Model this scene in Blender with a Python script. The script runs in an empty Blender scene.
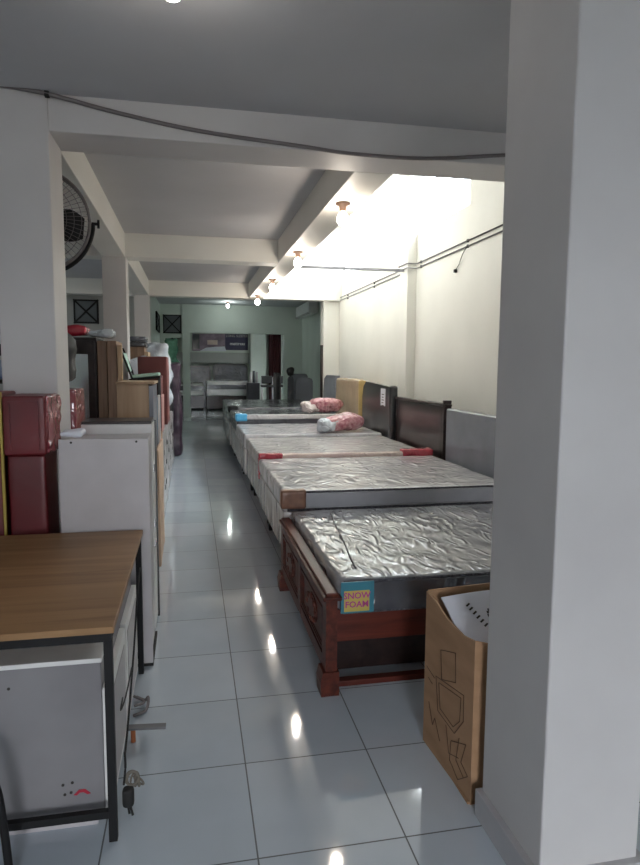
import bpy, bmesh, math, random
from mathutils import Vector, Matrix, noise
random.seed(7)
PI = math.pi
S = bpy.context.scene
COL = S.collection
H = 1.58

# ------------------------------------------------------------------ camera
F, CX, CY = 630.0, 320.0, 432.5
v1 = Vector((192-CX, -(366-CY), -F)).normalized()
vz = -Vector((279-CX, -(6500-CY), -F)).normalized()
vz = (vz - v1*vz.dot(v1)).normalized()
vx = v1.cross(vz)
Rm = Matrix((vx, v1, vz))
cam_d = bpy.data.cameras.new('camera')
cam = bpy.data.objects.new('camera', cam_d); COL.objects.link(cam)
cam.matrix_world = Matrix.Translation((0, 0, H)) @ Rm.to_4x4()
cam_d.sensor_fit = 'HORIZONTAL'; cam_d.sensor_width = 36.0; cam_d.lens = F/640*36.0
cam_d.clip_start = 0.05; cam_d.clip_end = 200
S.camera = cam

# ------------------------------------------------------------------ materials
def newmat(name):
    m = bpy.data.materials.new(name); m.use_nodes = True
    nt = m.node_tree; b = nt.nodes['Principled BSDF']
    return m, nt, b
def rgb(c): return (c[0], c[1], c[2], 1)
def tex(nt, kind, scale, **kw):
    tc = nt.nodes.new('ShaderNodeTexCoord'); mp = nt.nodes.new('ShaderNodeMapping')
    nt.links.new(tc.outputs['Object'], mp.inputs['Vector'])
    st = kw.pop('stretch', (1, 1, 1)); mp.inputs['Scale'].default_value = st
    t = nt.nodes.new('ShaderNodeTexNoise' if kind == 'noise' else 'ShaderNodeTexVoronoi')
    nt.links.new(mp.outputs[0], t.inputs['Vector'])
    t.inputs['Scale'].default_value = scale
    for k, v in kw.items():
        if k == 'type': t.noise_type = v
        else: t.inputs[k].default_value = v
    return t
def ramp(nt, src, stops):
    r = nt.nodes.new('ShaderNodeValToRGB'); e = r.color_ramp.elements
    e[0].position, e[0].color = stops[0][0], rgb(stops[0][1])
    e[1].position, e[1].color = stops[-1][0], rgb(stops[-1][1])
    for p, c in stops[1:-1]:
        x = e.new(p); x.color = rgb(c)
    nt.links.new(src, r.inputs['Fac']); return r
def bump(nt, src, b, strength=.3, dist=.01, sock='Normal'):
    n = nt.nodes.new('ShaderNodeBump'); n.inputs['Strength'].default_value = strength
    n.inputs['Distance'].default_value = dist
    nt.links.new(src, n.inputs['Height']); nt.links.new(n.outputs[0], b.inputs[sock]); return n
def pm(name, c, rough=.5, c2=None, scale=6, metal=0, coat=0, bs=0, stretch=(1, 1, 1), detail=4, spec=.5):
    m, nt, b = newmat(name)
    b.inputs['Roughness'].default_value = rough; b.inputs['Metallic'].default_value = metal
    b.inputs['Coat Weight'].default_value = coat; b.inputs['Specular IOR Level'].default_value = spec
    if c2 is None: c2 = tuple(x*.88 for x in c)
    t = tex(nt, 'noise', scale, Detail=detail, stretch=stretch)
    r = ramp(nt, t.outputs['Fac'], [(.3, c2), (.7, c)])
    nt.links.new(r.outputs[0], b.inputs['Base Color'])
    if bs: bump(nt, t.outputs['Fac'], b, bs, .01)
    return m
def wood(name, c, c2, rough=.4, axis=0, scale=3, coat=0):
    st = [9, 9, 9]; st[axis] = .7
    m, nt, b = newmat(name)
    t = tex(nt, 'noise', scale, Detail=6, Distortion=.6, stretch=tuple(st))
    r = ramp(nt, t.outputs['Fac'], [(.28, c2), (.5, tuple((a+d)/2 for a, d in zip(c, c2))), (.75, c)])
    nt.links.new(r.outputs[0], b.inputs['Base Color']); b.inputs['Roughness'].default_value = rough
    b.inputs['Specular IOR Level'].default_value = .3; b.inputs['Coat Weight'].default_value = coat; b.inputs['Coat Roughness'].default_value = .15
    bump(nt, t.outputs['Fac'], b, .08, .003)
    return m
def wrap(name, c, c2, rough=.3, scale=5, stretch=(1, 1, 1), strength=.7, coat=1.0, crough=.12, dist=.02):
    """cloth or board under creased clear plastic film"""
    m, nt, b = newmat(name)
    t0 = tex(nt, 'noise', 3, Detail=5)
    r = ramp(nt, t0.outputs['Fac'], [(.32, c2), (.68, c)])
    nt.links.new(r.outputs[0], b.inputs['Base Color']); b.inputs['Roughness'].default_value = .6
    t = tex(nt, 'noise', scale, Detail=5, Distortion=1.6, stretch=stretch, type='RIDGED_MULTIFRACTAL')
    n = bump(nt, t.outputs['Fac'], b, strength, dist, 'Coat Normal')
    nt.links.new(n.outputs[0], b.inputs['Normal'])
    b.inputs['Coat Weight'].default_value = coat; b.inputs['Coat Roughness'].default_value = crough
    b.inputs['Coat IOR'].default_value = 1.6
    return m
def emis(name, c, st):
    m, nt, b = newmat(name); b.inputs['Base Color'].default_value = rgb(c)
    b.inputs['Emission Color'].default_value = rgb(c); b.inputs['Emission Strength'].default_value = st
    return m
def paint(name, c, c2, rough=.55):
    m, nt, b = newmat(name)
    t = tex(nt, 'noise', 1.3, Detail=6); t2 = tex(nt, 'noise', 60, Detail=3)
    r = ramp(nt, t.outputs['Fac'], [(.3, c2), (.65, c)])
    nt.links.new(r.outputs[0], b.inputs['Base Color']); b.inputs['Roughness'].default_value = rough
    bump(nt, t2.outputs['Fac'], b, .08, .002)
    return m
def floor_mat():
    m, nt, b = newmat('glossy ceramic tile'); N = nt.nodes; L = nt.links
    geo = N.new('ShaderNodeNewGeometry'); sep = N.new('ShaderNodeSeparateXYZ'); L.new(geo.outputs['Position'], sep.inputs[0])
    def mth(op, a, v=None, w=None):
        n = N.new('ShaderNodeMath'); n.operation = op
        for i, q in enumerate((a, v, w)):
            if q is None: continue
            if isinstance(q, (int, float)): n.inputs[i].default_value = q
            else: L.new(q, n.inputs[i])
        return n.outputs[0]
    masks = []; ids = []
    for ax, off in (('X', .187), ('Y', 1.88)):
        u = mth('DIVIDE', mth('SUBTRACT', sep.outputs[ax], off), .5)
        ids.append(mth('FLOOR', u))
        d = mth('ABSOLUTE', mth('SUBTRACT', mth('FRACT', mth('ADD', u, .5)), .5))
        masks.append(mth('LESS_THAN', d, .0055))
    g = mth('MAXIMUM', masks[0], masks[1])
    cmb = N.new('ShaderNodeCombineXYZ'); L.new(ids[0], cmb.inputs[0]); L.new(ids[1], cmb.inputs[1])
    wn = N.new('ShaderNodeTexWhiteNoise'); wn.noise_dimensions = '2D'; L.new(cmb.outputs[0], wn.inputs[0])
    cl = tex(nt, 'noise', 4, Detail=5)
    mixv = mth('ADD', mth('MULTIPLY', wn.outputs['Value'], .35), mth('MULTIPLY', cl.outputs['Fac'], .65))
    r = ramp(nt, mixv, [(.2, (.48, .545, .61)), (.8, (.59, .65, .71))])
    mx = N.new('ShaderNodeMix'); mx.data_type = 'RGBA'; L.new(g, mx.inputs[0]); L.new(r.outputs[0], mx.inputs[6])
    mx.inputs[7].default_value = (.10, .11, .12, 1); L.new(mx.outputs[2], b.inputs['Base Color'])
    rr = mth('ADD', mth('MULTIPLY', g, .5), .055); L.new(rr, b.inputs['Roughness'])
    b.inputs['Specular IOR Level'].default_value = .75
    lo = tex(nt, 'noise', 2.2, Detail=2)
    bump(nt, lo.outputs['Fac'], b, .06, .02)
    return m

M = {}
M['wall'] = paint('white wall paint', (.80, .79, .74), (.74, .73, .68))
M['column'] = paint('worn white column paint', (.64, .62, .61), (.55, .53, .525))
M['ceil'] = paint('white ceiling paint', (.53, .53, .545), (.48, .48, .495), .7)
M['greenwall'] = paint('pale green white paint', (.70, .76, .70), (.62, .68, .62))
M['floor'] = floor_mat()
M['skirt'] = pm('grey skirting tile', (.50, .49, .50), .2)
M['concrete'] = paint('grey lower wall', (.45, .46, .45), (.38, .39, .38))
M['mahog'] = wood('mahogany varnish', (.13, .028, .016), (.04, .009, .006), .42, 1, 3, .0)
M['mahogx'] = wood('mahogany varnish rail', (.13, .025, .014), (.05, .010, .007), .4, 0, 3, .2)
M['oak'] = wood('oak laminate top', (.36, .21, .10), (.22, .115, .05), .42, 0, 2)
M['oakv'] = wood('light oak board', (.50, .36, .23), (.36, .24, .14), .45, 2, 2)
M['brownv'] = wood('brown wardrobe board', (.30, .19, .12), (.17, .10, .06), .45, 2, 2)
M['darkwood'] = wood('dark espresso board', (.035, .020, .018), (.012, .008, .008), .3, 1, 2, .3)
M['bar'] = pm('weathered steel bar', (.16, .16, .17), .6)
M['black'] = pm('black powder coated steel', (.012, .012, .013), .6, spec=.25)
M['blackgloss'] = pm('black gloss lacquer', (.02, .02, .023), .28, coat=.3)
M['cab'] = pm('white laminate', (.52, .49, .50), .35)
M['cabshade'] = pm('white laminate darkened for shade', (.25, .24, .25), .45, (.19, .18, .19), 3)  # shade below the desk is put into this laminate colour
M['cabgrey'] = pm('grey laminate panel', (.42, .39, .40), .4)
M['cabwhite'] = pm('white painted edge', (.80, .79, .77), .35)
M['cardb'] = pm('brown cardboard', (.42, .25, .14), .75, (.33, .19, .10), 4, stretch=(1, 1, 4))
M['cardb2'] = pm('pale cardboard', (.62, .46, .33), .75, (.48, .34, .24), 4)
M['cardin'] = pm('cardboard inside', (.30, .15, .08), .8)
M['tape'] = pm('brown packing tape', (.27, .14, .09), .35, (.16, .08, .055), 14)
M['ink'] = pm('black print', (.03, .025, .02), .7)
M['inkbrown'] = pm('brown black print', (.09, .05, .03), .8)
M['red'] = wrap('red carton in film', (.16, .004, .009), (.10, .002, .005), strength=.3, scale=4, coat=.35, crough=.3)
M['redside'] = wrap('crumpled red film', (.33, .05, .07), (.20, .015, .025), strength=1, scale=9)
M['redtape'] = wrap('red packing tape', (.50, .02, .05), (.35, .01, .03), strength=.6, scale=14)
M['yellow'] = pm('yellow strap', (.45, .34, .06), .5)
M['silver'] = wrap('silver grey mattress in film', (.34, .35, .38), (.13, .14, .165), strength=.9, scale=9, stretch=(1.2, .45, 1), crough=.12, dist=.02)
M['silver2'] = wrap('pale mattress in film', (.64, .63, .64), (.44, .44, .47), strength=.8, scale=6, stretch=(1.2, .8, 1), crough=.14, dist=.02)
M['silver3'] = wrap('white quilted mattress in film', (.68, .65, .63), (.50, .48, .48), strength=.8, scale=6, crough=.14, dist=.02)
M['side'] = wrap('beige mattress side in film', (.52, .48, .46), (.38, .35, .35), strength=.8, scale=3, stretch=(1, 1, .6), dist=.03)
M['darkmat'] = wrap('dark grey mattress in film', (.06, .065, .08), (.03, .033, .045), strength=.8, scale=4, dist=.03)
M['border'] = pm('grey mattress border', (.40, .40, .43), .5)
M['piping'] = pm('dark braided piping', (.03, .03, .04), .6, (.12, .12, .14), 60)
M['greyboard'] = wrap('grey padded headboard in film', (.20, .215, .25), (.14, .15, .185), strength=.3, scale=3, coat=.5, crough=.2)
M['foam'] = wrap('cream foam strip', (.75, .62, .55), (.62, .46, .42), strength=.6, scale=10)
M['cyan'] = pm('blue film corner', (.04, .33, .62), .35, (.10, .45, .70), 20)
M['tealink'] = pm('teal label', (.04, .20, .27), .35)
M['labelyellow'] = pm('yellow label', (.55, .42, .10), .4)
M['magenta'] = pm('magenta lettering', (.45, .05, .25), .5)
M['white'] = pm('white plastic', (.8, .8, .8), .35)
M['paper'] = pm('white paper', (.78, .79, .84), .5, (.68, .70, .78), 3)
M['chrome'] = pm('bare steel', (.55, .55, .57), .25, metal=1)
M['mesh'] = pm('dark grey window glass', (.10, .12, .13), .3)
M['cable'] = pm('grey cable sheath', (.20, .18, .18), .7)
M['copper'] = pm('brown lamp holder', (.22, .12, .07), .45)
M['purple'] = pm('dark purple film', (.035, .02, .035), .3, (.08, .05, .07), 12)
M['green'] = pm('green cloth', (.05, .16, .10), .7, (.10, .28, .2), 14)
M['mint'] = pm('mint cushion', (.42, .62, .52), .7)
M['redbrown'] = pm('red brown carton', (.17, .04, .035), .6, (.10, .022, .02), 5)
M['pink'] = pm('pink brown carton', (.40, .20, .18), .7)
M['blue'] = pm('blue panel', (.07, .22, .38), .4)
M['bag'] = wrap('milky plastic bag', (.62, .68, .72), (.45, .50, .56), strength=1, scale=9)
M['pillowfilm'] = wrap('pink red striped pillow in film', (.66, .38, .40), (.30, .05, .09), strength=1, scale=9)
for n_ in M['pillowfilm'].node_tree.nodes:
    if n_.type == 'TEX_NOISE' and n_.inputs['Scale'].default_value == 3: n_.inputs['Scale'].default_value = 16
M['whitefilm'] = wrap('white pillow in film', (.68, .60, .56), (.5, .42, .4), strength=1, scale=9)
M['redpack'] = wrap('red packet film', (.55, .01, .04), (.42, .008, .03), strength=.5, scale=7)
M['curtain'] = pm('dark red curtain', (.07, .01, .012), .8, (.03, .006, .008), 5, stretch=(6, 6, .3))
M['kraft'] = wrap('kraft carton in film', (.46, .34, .22), (.34, .25, .16), strength=.5, scale=4, coat=.7)
M['kraftedge'] = pm('ochre tape edge', (.50, .36, .14), .5)
M['mirror'] = pm('old mirror', (.62, .66, .66), .14, metal=1)
M['rubber'] = pm('black rubber', (.01, .01, .01), .7)
M['rope'] = pm('beige cord', (.20, .18, .15), .8)
M['orange'] = pm('orange rubber', (.5, .15, .05), .6)
M['banner1'] = pm('mauve printed banner', (.34, .26, .33), .5, (.16, .11, .15), 3)
M['banner2'] = pm('navy printed banner', (.03, .025, .08), .5)
M['bulb'] = emis('lit white bulb', (1, .97, .93), 28)
M['bluesheet'] = pm('blue package film', (.10, .18, .35), .3, (.4, .45, .5), 10)

# ------------------------------------------------------------------ mesh builder
class MB:
    def __init__(s): s.bm = bmesh.new()
    def box(s, x0, x1, y0, y1, z0, z1, bev=0.0, rot=None):
        b = bmesh.new(); bmesh.ops.create_cube(b, size=1)
        for v in b.verts:
            v.co = Vector((v.co.x*(x1-x0), v.co.y*(y1-y0), v.co.z*(z1-z0)))
        if bev:
            bmesh.ops.bevel(b, geom=b.edges[:], offset=bev, segments=2, affect='EDGES', profile=.5)
        c = Vector(((x0+x1)/2, (y0+y1)/2, (z0+z1)/2))
        mt = Matrix.Translation(c)
        if rot is not None: mt = mt @ rot
        b.transform(mt); return s.add(b)
    def add(s, b):
        me = bpy.data.meshes.new('t'); b.to_mesh(me); b.free(); s.bm.from_mesh(me); bpy.data.meshes.remove(me); return s
    def rbox(s, x0, x1, y0, y1, z0, z1, r=.03, n=(12, 12, 4), amp=0.0, fs=5, rot=None, seed=0, sag=None):
        b = bmesh.new()
        dx, dy, dz = (x1-x0), (y1-y0), (z1-z0)
        def ts(L, k):
            e = min(r/L, .49); return [0, e*.45] + [e+(1-2*e)*i/k for i in range(k+1)] + [1-e*.45, 1]
        def face(o, u, v, nu, nv):
            tu, tv = ts(u.length, nu), ts(v.length, nv); nu += 4; nv += 4
            g = [[b.verts.new(o + u*tu[i] + v*tv[j]) for j in range(nv+1)] for i in range(nu+1)]
            for i in range(nu):
                for j in range(nv): b.faces.new((g[i][j], g[i+1][j], g[i+1][j+1], g[i][j+1]))
        r = min(r, dx/2*.98, dy/2*.98, dz/2*.98)
        X, Y, Z = Vector((dx, 0, 0)), Vector((0, dy, 0)), Vector((0, 0, dz)); O = Vector((-dx/2, -dy/2, -dz/2))
        nx, ny, nz = n
        face(O, Y, X, ny, nx); face(O+Z, X, Y, nx, ny); face(O, X, Z, nx, nz); face(O+Y, Z, X, nz, nx)
        face(O, Z, Y, nz, ny); face(O+X, Y, Z, ny, nz)
        bmesh.ops.remove_doubles(b, verts=b.verts[:], dist=1e-5)
        r = min(r, dx/2*.98, dy/2*.98, dz/2*.98)
        for v in b.verts:
            q = Vector([max(-h+r, min(h-r, c)) for c, h in zip(v.co, (dx/2, dy/2, dz/2))])
            d = v.co-q
            if d.length > 1e-9: v.co = q + d.normalized()*r
        if sag:
            for v in b.verts: v.co = sag(v.co)
        if amp:
            b.normal_update()
            for v in b.verts:
                v.co += v.normal*amp*noise.noise(v.co*fs+Vector((seed*7.3, seed, x0)))
        mt = Matrix.Translation(((x0+x1)/2, (y0+y1)/2, (z0+z1)/2))
        if rot is not None: mt = mt @ rot
        b.transform(mt)
        for f in b.faces: f.smooth = True
        return s.add(b)
    def cyl(s, p, q, r, r2=None, n=16, caps=True):
        p, q = Vector(p), Vector(q); r2 = r if r2 is None else r2
        b = bmesh.new(); d = q-p
        bmesh.ops.create_cone(b, cap_ends=caps, segments=n, radius1=r, radius2=r2, depth=d.length)
        b.transform(Matrix.Translation((p+q)/2) @ d.to_track_quat('Z', 'Y').to_matrix().to_4x4())
        for f in b.faces:
            if len(f.verts) == 4: f.smooth = True
        return s.add(b)
    def tube(s, pts, r, n=8, smooth=0):
        pts = [Vector(p) for p in pts]
        if smooth:
            out = []
            for i in range(len(pts)-1):
                p0 = pts[max(i-1, 0)]; p1 = pts[i]; p2 = pts[i+1]; p3 = pts[min(i+2, len(pts)-1)]
                for k in range(smooth):
                    t = k/smooth
                    out.append(.5*((2*p1)+(p2-p0)*t+(2*p0-5*p1+4*p2-p3)*t*t+(3*p1-p0-3*p2+p3)*t**3))
            out.append(pts[-1]); pts = out
        b = bmesh.new(); rings = []; up = Vector((0.02, .03, 1)).normalized()
        for i, p in enumerate(pts):
            d = (pts[min(i+1, len(pts)-1)]-pts[max(i-1, 0)]).normalized()
            a = d.cross(up)
            if a.length < .05: a = d.cross(Vector((0, 1, 0)))
            a.normalize(); c = d.cross(a)
            rings.append([b.verts.new(p+(a*math.cos(2*PI*k/n)+c*math.sin(2*PI*k/n))*r) for k in range(n)])
        for i in range(len(rings)-1):
            for k in range(n):
                f = b.faces.new((rings[i][k], rings[i][(k+1) % n], rings[i+1][(k+1) % n], rings[i+1][k])); f.smooth = True
        b.faces.new(rings[0][::-1]); b.faces.new(rings[-1])
        return s.add(b)
    def torus(s, c, R, r, rot, a0=0, a1=2*PI, n=48):
        pts = [Vector(c)+rot @ Vector((math.cos(a0+(a1-a0)*i/n)*R, math.sin(a0+(a1-a0)*i/n)*R, 0)) for i in range(n+1)]
        return s.tube(pts, r, 6)
    def lathe(s, prof, c=(0, 0, 0), n=24, rot=None):
        b = bmesh.new(); rings = []
        for (r, z) in prof:
            rings.append([b.verts.new((max(r, 1e-4)*math.cos(2*PI*k/n), max(r, 1e-4)*math.sin(2*PI*k/n), z)) for k in range(n)])
        for i in range(len(rings)-1):
            for k in range(n):
                f = b.faces.new((rings[i][k], rings[i][(k+1) % n], rings[i+1][(k+1) % n], rings[i+1][k])); f.smooth = True
        b.faces.new(rings[0][::-1]); b.faces.new(rings[-1])
        mt = Matrix.Translation(c)
        if rot is not None: mt = mt @ rot
        b.transform(mt); return s.add(b)
    def prism(s, poly, axis, a, b_):
        """poly: 2D points; axis: 0 -> (y,z) polygon extruded in x from a to b_; 1 -> (x,z) in y; 2 -> (x,y) in z"""
        b = bmesh.new()
        def mk(p, t):
            return {0: (t, p[0], p[1]), 1: (p[0], t, p[1]), 2: (p[0], p[1], t)}[axis]
        A = [b.verts.new(mk(p, a)) for p in poly]; B = [b.verts.new(mk(p, b_)) for p in poly]
        b.faces.new(A); b.faces.new(B[::-1])
        for i in range(len(poly)): b.faces.new((A[i], B[i], B[(i+1) % len(poly)], A[(i+1) % len(poly)]))
        bmesh.ops.recalc_face_normals(b, faces=b.faces[:])
        return s.add(b)

def build(name, mb, mat, parent=None, smooth=False):
    bm = mb.bm
    loc = wloc(parent) if parent else None
    if loc is None:
        co = [v.co for v in bm.verts]
        loc = Vector((sum(c.x for c in co)/len(co), sum(c.y for c in co)/len(co), min(c.z for c in co)))
        bm.transform(Matrix.Translation(-loc)); base = loc
    else:
        bm.transform(Matrix.Translation(-loc)); base = Vector((0, 0, 0))
    bmesh.ops.recalc_face_normals(bm, faces=bm.faces[:])
    me = bpy.data.meshes.new(name); bm.to_mesh(me); bm.free()
    o = bpy.data.objects.new(name, me); COL.objects.link(o)
    o.location = base
    if parent: o.parent = parent
    me.materials.append(M[mat] if isinstance(mat, str) else mat)
    return o
def wloc(o):
    v = Vector((0, 0, 0))
    while o: v += o.location; o = o.parent
    return v
def thing(name, label, cat, loc, group=None):
    o = bpy.data.objects.new(name, None); COL.objects.link(o); o.location = loc
    o.empty_display_size = .1
    return tag(o, label, cat, group)
def tag(o, label, cat, group=None):
    o['label'] = label; o['category'] = cat
    if group: o['group'] = group
    return o
def struct(name, mb, mat, parent=None):
    o = build(name, mb, mat, parent)
    if parent is None: o['kind'] = 'structure'
    return o
def letters(name, body, size, mt, mat, parent, extrude=.0008):
    cu = bpy.data.curves.new('t', 'FONT'); cu.body = body; cu.size = size; cu.extrude = extrude
    cu.align_x = 'CENTER'; cu.align_y = 'CENTER'; cu.resolution_u = 2; cu.offset = size*.02
    t = bpy.data.objects.new('t', cu); COL.objects.link(t)
    bpy.context.view_layer.update()
    me = bpy.data.meshes.new_from_object(t); bpy.data.objects.remove(t)
    me.transform(Matrix.Translation(-wloc(parent)) @ mt)
    o = bpy.data.objects.new(name, me); COL.objects.link(o); o.parent = parent
    me.materials.clear(); me.materials.append(M[mat]); return o
FRONT = Matrix.Rotation(PI/2, 4, 'X')          # text facing -Y

# ------------------------------------------------------------------ building shell
struct('floor', MB().box(-5.2, 4.2, -4.2, 27.0, -.12, 0), 'floor')
WX = 2.80
wr = MB(); wr.box(WX, WX+.18, -4.2, 12.3, 0, 3.24); wr.box(WX, WX+.18, -4.2, 12.3, 4.25, 4.5)
for a_, b_ in ((-4.2, 6.2), (7.73, 8.03), (9.9, 10.1), (11.9, 12.3)): wr.box(WX, WX+.18, a_, b_, 3.24, 4.25)
struct('wall_right', wr, 'wall')
struct('trim_1', MB().box(2.68, WX, 7.73, 8.03, 0, 4.32, .004), 'wall')          # wall pilaster
struct('trim_2', MB().box(2.49, WX, 12.0, 12.3, 0, 2.84, .004), 'wall')         # end pilaster
struct('wall_left', MB().box(-5.2, -5.0, -4.2, 12.6, 0, 3.3), 'wall')
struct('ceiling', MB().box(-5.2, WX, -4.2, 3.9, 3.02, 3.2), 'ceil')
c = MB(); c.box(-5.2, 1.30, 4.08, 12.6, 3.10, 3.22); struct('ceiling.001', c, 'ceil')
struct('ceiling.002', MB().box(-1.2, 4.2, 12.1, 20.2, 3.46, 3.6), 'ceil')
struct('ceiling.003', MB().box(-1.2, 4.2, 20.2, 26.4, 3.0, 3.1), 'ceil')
# beams
struct('trim_3', MB().box(-5.0, WX, 3.75, 4.08, 2.83, 3.22, .006), 'column')    # front beam
struct('trim_4', MB().box(-1.0, -.74, 4.08, 11.85, 2.83, 3.12, .006), 'wall')   # beam along the columns
struct('trim_5', MB().box(1.04, 1.30, 4.08, 11.85, 2.83, 3.12, .006), 'wall')    # beam along the skylight
struct('trim_6', MB().box(-5.0, 1.04, 7.75, 8.04, 2.83, 3.12, .006), 'wall')
struct('trim_7', MB().box(-5.0, WX, 11.85, 12.13, 2.83, 3.5, .006), 'wall')
struct('trim_8', MB().box(1.30, WX, 7.86, 7.90, 2.80, 2.83), 'bar')        # thin tie bar across the skylight well
# skylight well
struct('wall_left.001', MB().box(1.18, 1.30, 4.08, 12.13, 3.12, 4.32), 'wall')
struct('wall_front', MB().box(1.18, WX, 3.93, 4.08, 3.22, 4.32), 'wall')
struct('wall_back', MB().box(1.18, WX, 12.0, 12.13, 3.5, 4.32), 'wall')
mg, nt, b = newmat('clear window glass')
N = nt.nodes; tr = N.new('ShaderNodeBsdfTransparent'); tr.inputs[0].default_value = (.93, .95, .95, 1)
gl = N.new('ShaderNodeBsdfGlossy'); gl.inputs['Roughness'].default_value = .1
mxs = N.new('ShaderNodeMixShader'); mxs.inputs[0].default_value = .05
nt.links.new(tr.outputs[0], mxs.inputs[1]); nt.links.new(gl.outputs[0], mxs.inputs[2])
nt.links.new(mxs.outputs[0], N['Material Output'].inputs['Surface'])
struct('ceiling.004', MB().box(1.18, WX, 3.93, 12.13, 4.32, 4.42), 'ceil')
for k_, (a_, b_) in enumerate(((6.2, 7.73), (8.03, 9.9), (10.1, 11.9))):
    fr_ = MB()
    for u0, u1, z0, z1 in ((a_, b_, 3.24, 3.28), (a_, b_, 4.21, 4.25), (a_, a_+.04, 3.28, 4.21), (b_-.04, b_, 3.28, 4.21), ((a_+b_)/2+.3, (a_+b_)/2+.34, 3.28, 4.21)):
        fr_.box(WX+.06, WX+.10, u0, u1, z0, z1)
    o_ = struct('window_%d' % (k_+5), fr_, 'white')
    struct('pane', MB().box(WX+.078, WX+.082, a_+.04, b_-.04, 3.28, 4.21), mg, o_)
    ld = bpy.data.lights.new('sky_portal', 'AREA'); ld.shape = 'RECTANGLE'; ld.size = 1.0; ld.size_y = b_-a_; ld.cycles.is_portal = True
    lo = bpy.data.objects.new('sky_portal', ld); COL.objects.link(lo); lo.location = (WX+.17, (a_+b_)/2, 3.745); lo.rotation_euler = (0, PI/2, 0)
# left bay back wall, vent, side wall of far room
wb = MB(); wb.box(-5.0, -.95, 12.6, 12.75, 0, 3.3); struct('wall_back.001', wb, 'concrete')
struct('wall_left.002', MB().box(-1.1, -.95, 12.75, 20.0, 0, 3.5), 'greenwall')
struct('wall_right.001', MB().box(3.45, 3.6, 12.3, 20.0, 0, 3.5), 'greenwall')
struct('wall_right.002', MB().box(WX+.18, 3.6, 12.15, 12.3, 0, 4.5), 'greenwall')
def vent(n, c, axis, w, h):
    x, y, z = c; f = MB(); t = .03
    def bar(u0, u1, z0, z1, d=.02):
        if axis == 'Y': f.box(x+u0, x+u1, y-d, y+.02, z+z0, z+z1)
        else: f.box(x-.02, x+d, y+u0, y+u1, z+z0, z+z1)
    bar(-w/2, w/2, h/2-t, h/2); bar(-w/2, w/2, -h/2, -h/2+t); bar(-w/2, -w/2+t, -h/2, h/2); bar(w/2-t, w/2, -h/2, h/2)
    a = (-w/2, -h/2); bb = (w/2, h/2)
    for sg in (1, -1):
        if axis == 'Y': f.cyl((x-w/2, y-.012, z-sg*h/2), (x+w/2, y-.012, z+sg*h/2), .016, n=6)
        else: f.cyl((x+.012, y-w/2, z-sg*h/2), (x+.012, y+w/2, z+sg*h/2), .010, n=6)
    o = struct('window_%d' % n, f, 'black')
    p = MB()
    if axis == 'Y': p.box(x-w/2, x+w/2, y+.0, y+.004, z-h/2, z+h/2)
    else: p.box(x-.004, x, y-w/2, y+w/2, z-h/2, z+h/2)
    struct('pane', p, 'mesh', o)
vent(2, (-1.925, 12.58, 2.58), 'Y', .44, .44)
vent(3, (-.575, 19.98, 2.85), 'Y', .54, .56)
vent(4, (-.93, 18.6, 2.80), 'X', 1.6, .5)
# far wall with two openings, room behind
fw = MB()
fw.box(-1.1, -.80, 20.0, 20.2, 0, 3.5); fw.box(-.80, -.28, 20.0, 20.2, 2.45, 3.5); fw.box(-.28, -.05, 19.96, 20.2, 0, 3.5)
fw.box(-.05, 2.87, 20.0, 20.2, 2.60, 3.5); fw.box(2.87, 3.6, 20.0, 20.2, 0, 3.5)
struct('wall_back.002', fw, 'greenwall')
struct('wall_back.003', MB().box(-1.2, 4.2, 26.0, 26.2, 0, 3.1), 'greenwall')
struct('wall_left.003', MB().box(-1.2, -1.05, 20.2, 26.0, 0, 3.1), 'greenwall')
struct('wall_right.003', MB().box(4.0, 4.2, 20.2, 26.0, 0, 3.1), 'greenwall')
struct('trim_12', MB().box(2.26, 2.86, 24.9, 25.5, 0, 3.0, .01), 'greenwall')   # pale column in the last room
struct('trim_13', MB().box(-1.0, 2.25, 25.5, 26.0, 1.70, 2.12, .01), 'concrete') # ledge behind the far beds
# unseen wall behind the viewer; its opening is added to light the foreground
ld = bpy.data.lights.new('fill_portal', 'AREA'); ld.shape = 'RECTANGLE'; ld.size = 1.3; ld.size_y = 2.7; ld.cycles.is_portal = True
lo = bpy.data.objects.new('fill_portal', ld); COL.objects.link(lo); lo.location = (0, -4.25, 1.35); lo.rotation_euler = (PI/2, 0, 0)
sf = MB(); sf.box(-5.2, 2.98, -4.3, -4.2, 2.7, 3.2)
sf.box(-5.2, -.65, -4.3, -4.2, 0, 2.7); sf.box(.65, 2.98, -4.3, -4.2, 0, 2.7)
struct('wall_front.001', sf, 'wall')
# columns
def column(n, x0, x1, y0, y1, z1, mat='column', **k):
    return struct('trim_%d' % n, MB().box(x0, x1, y0, y1, 0, z1, .006), mat)
column(14, -1.02, -.735, 3.735, 4.085, 3.03)
column(15, -1.0, -.735, 7.75, 8.04, 2.84)
column(16, -1.0, -.735, 11.85, 12.13, 2.84)
column(17, .985, 1.31, 1.55, 1.93, 3.03)
struct('baseboard_right', MB().box(.962, 1.333, 1.527, 1.937, 0, .10, .003), 'skirt')

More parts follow.
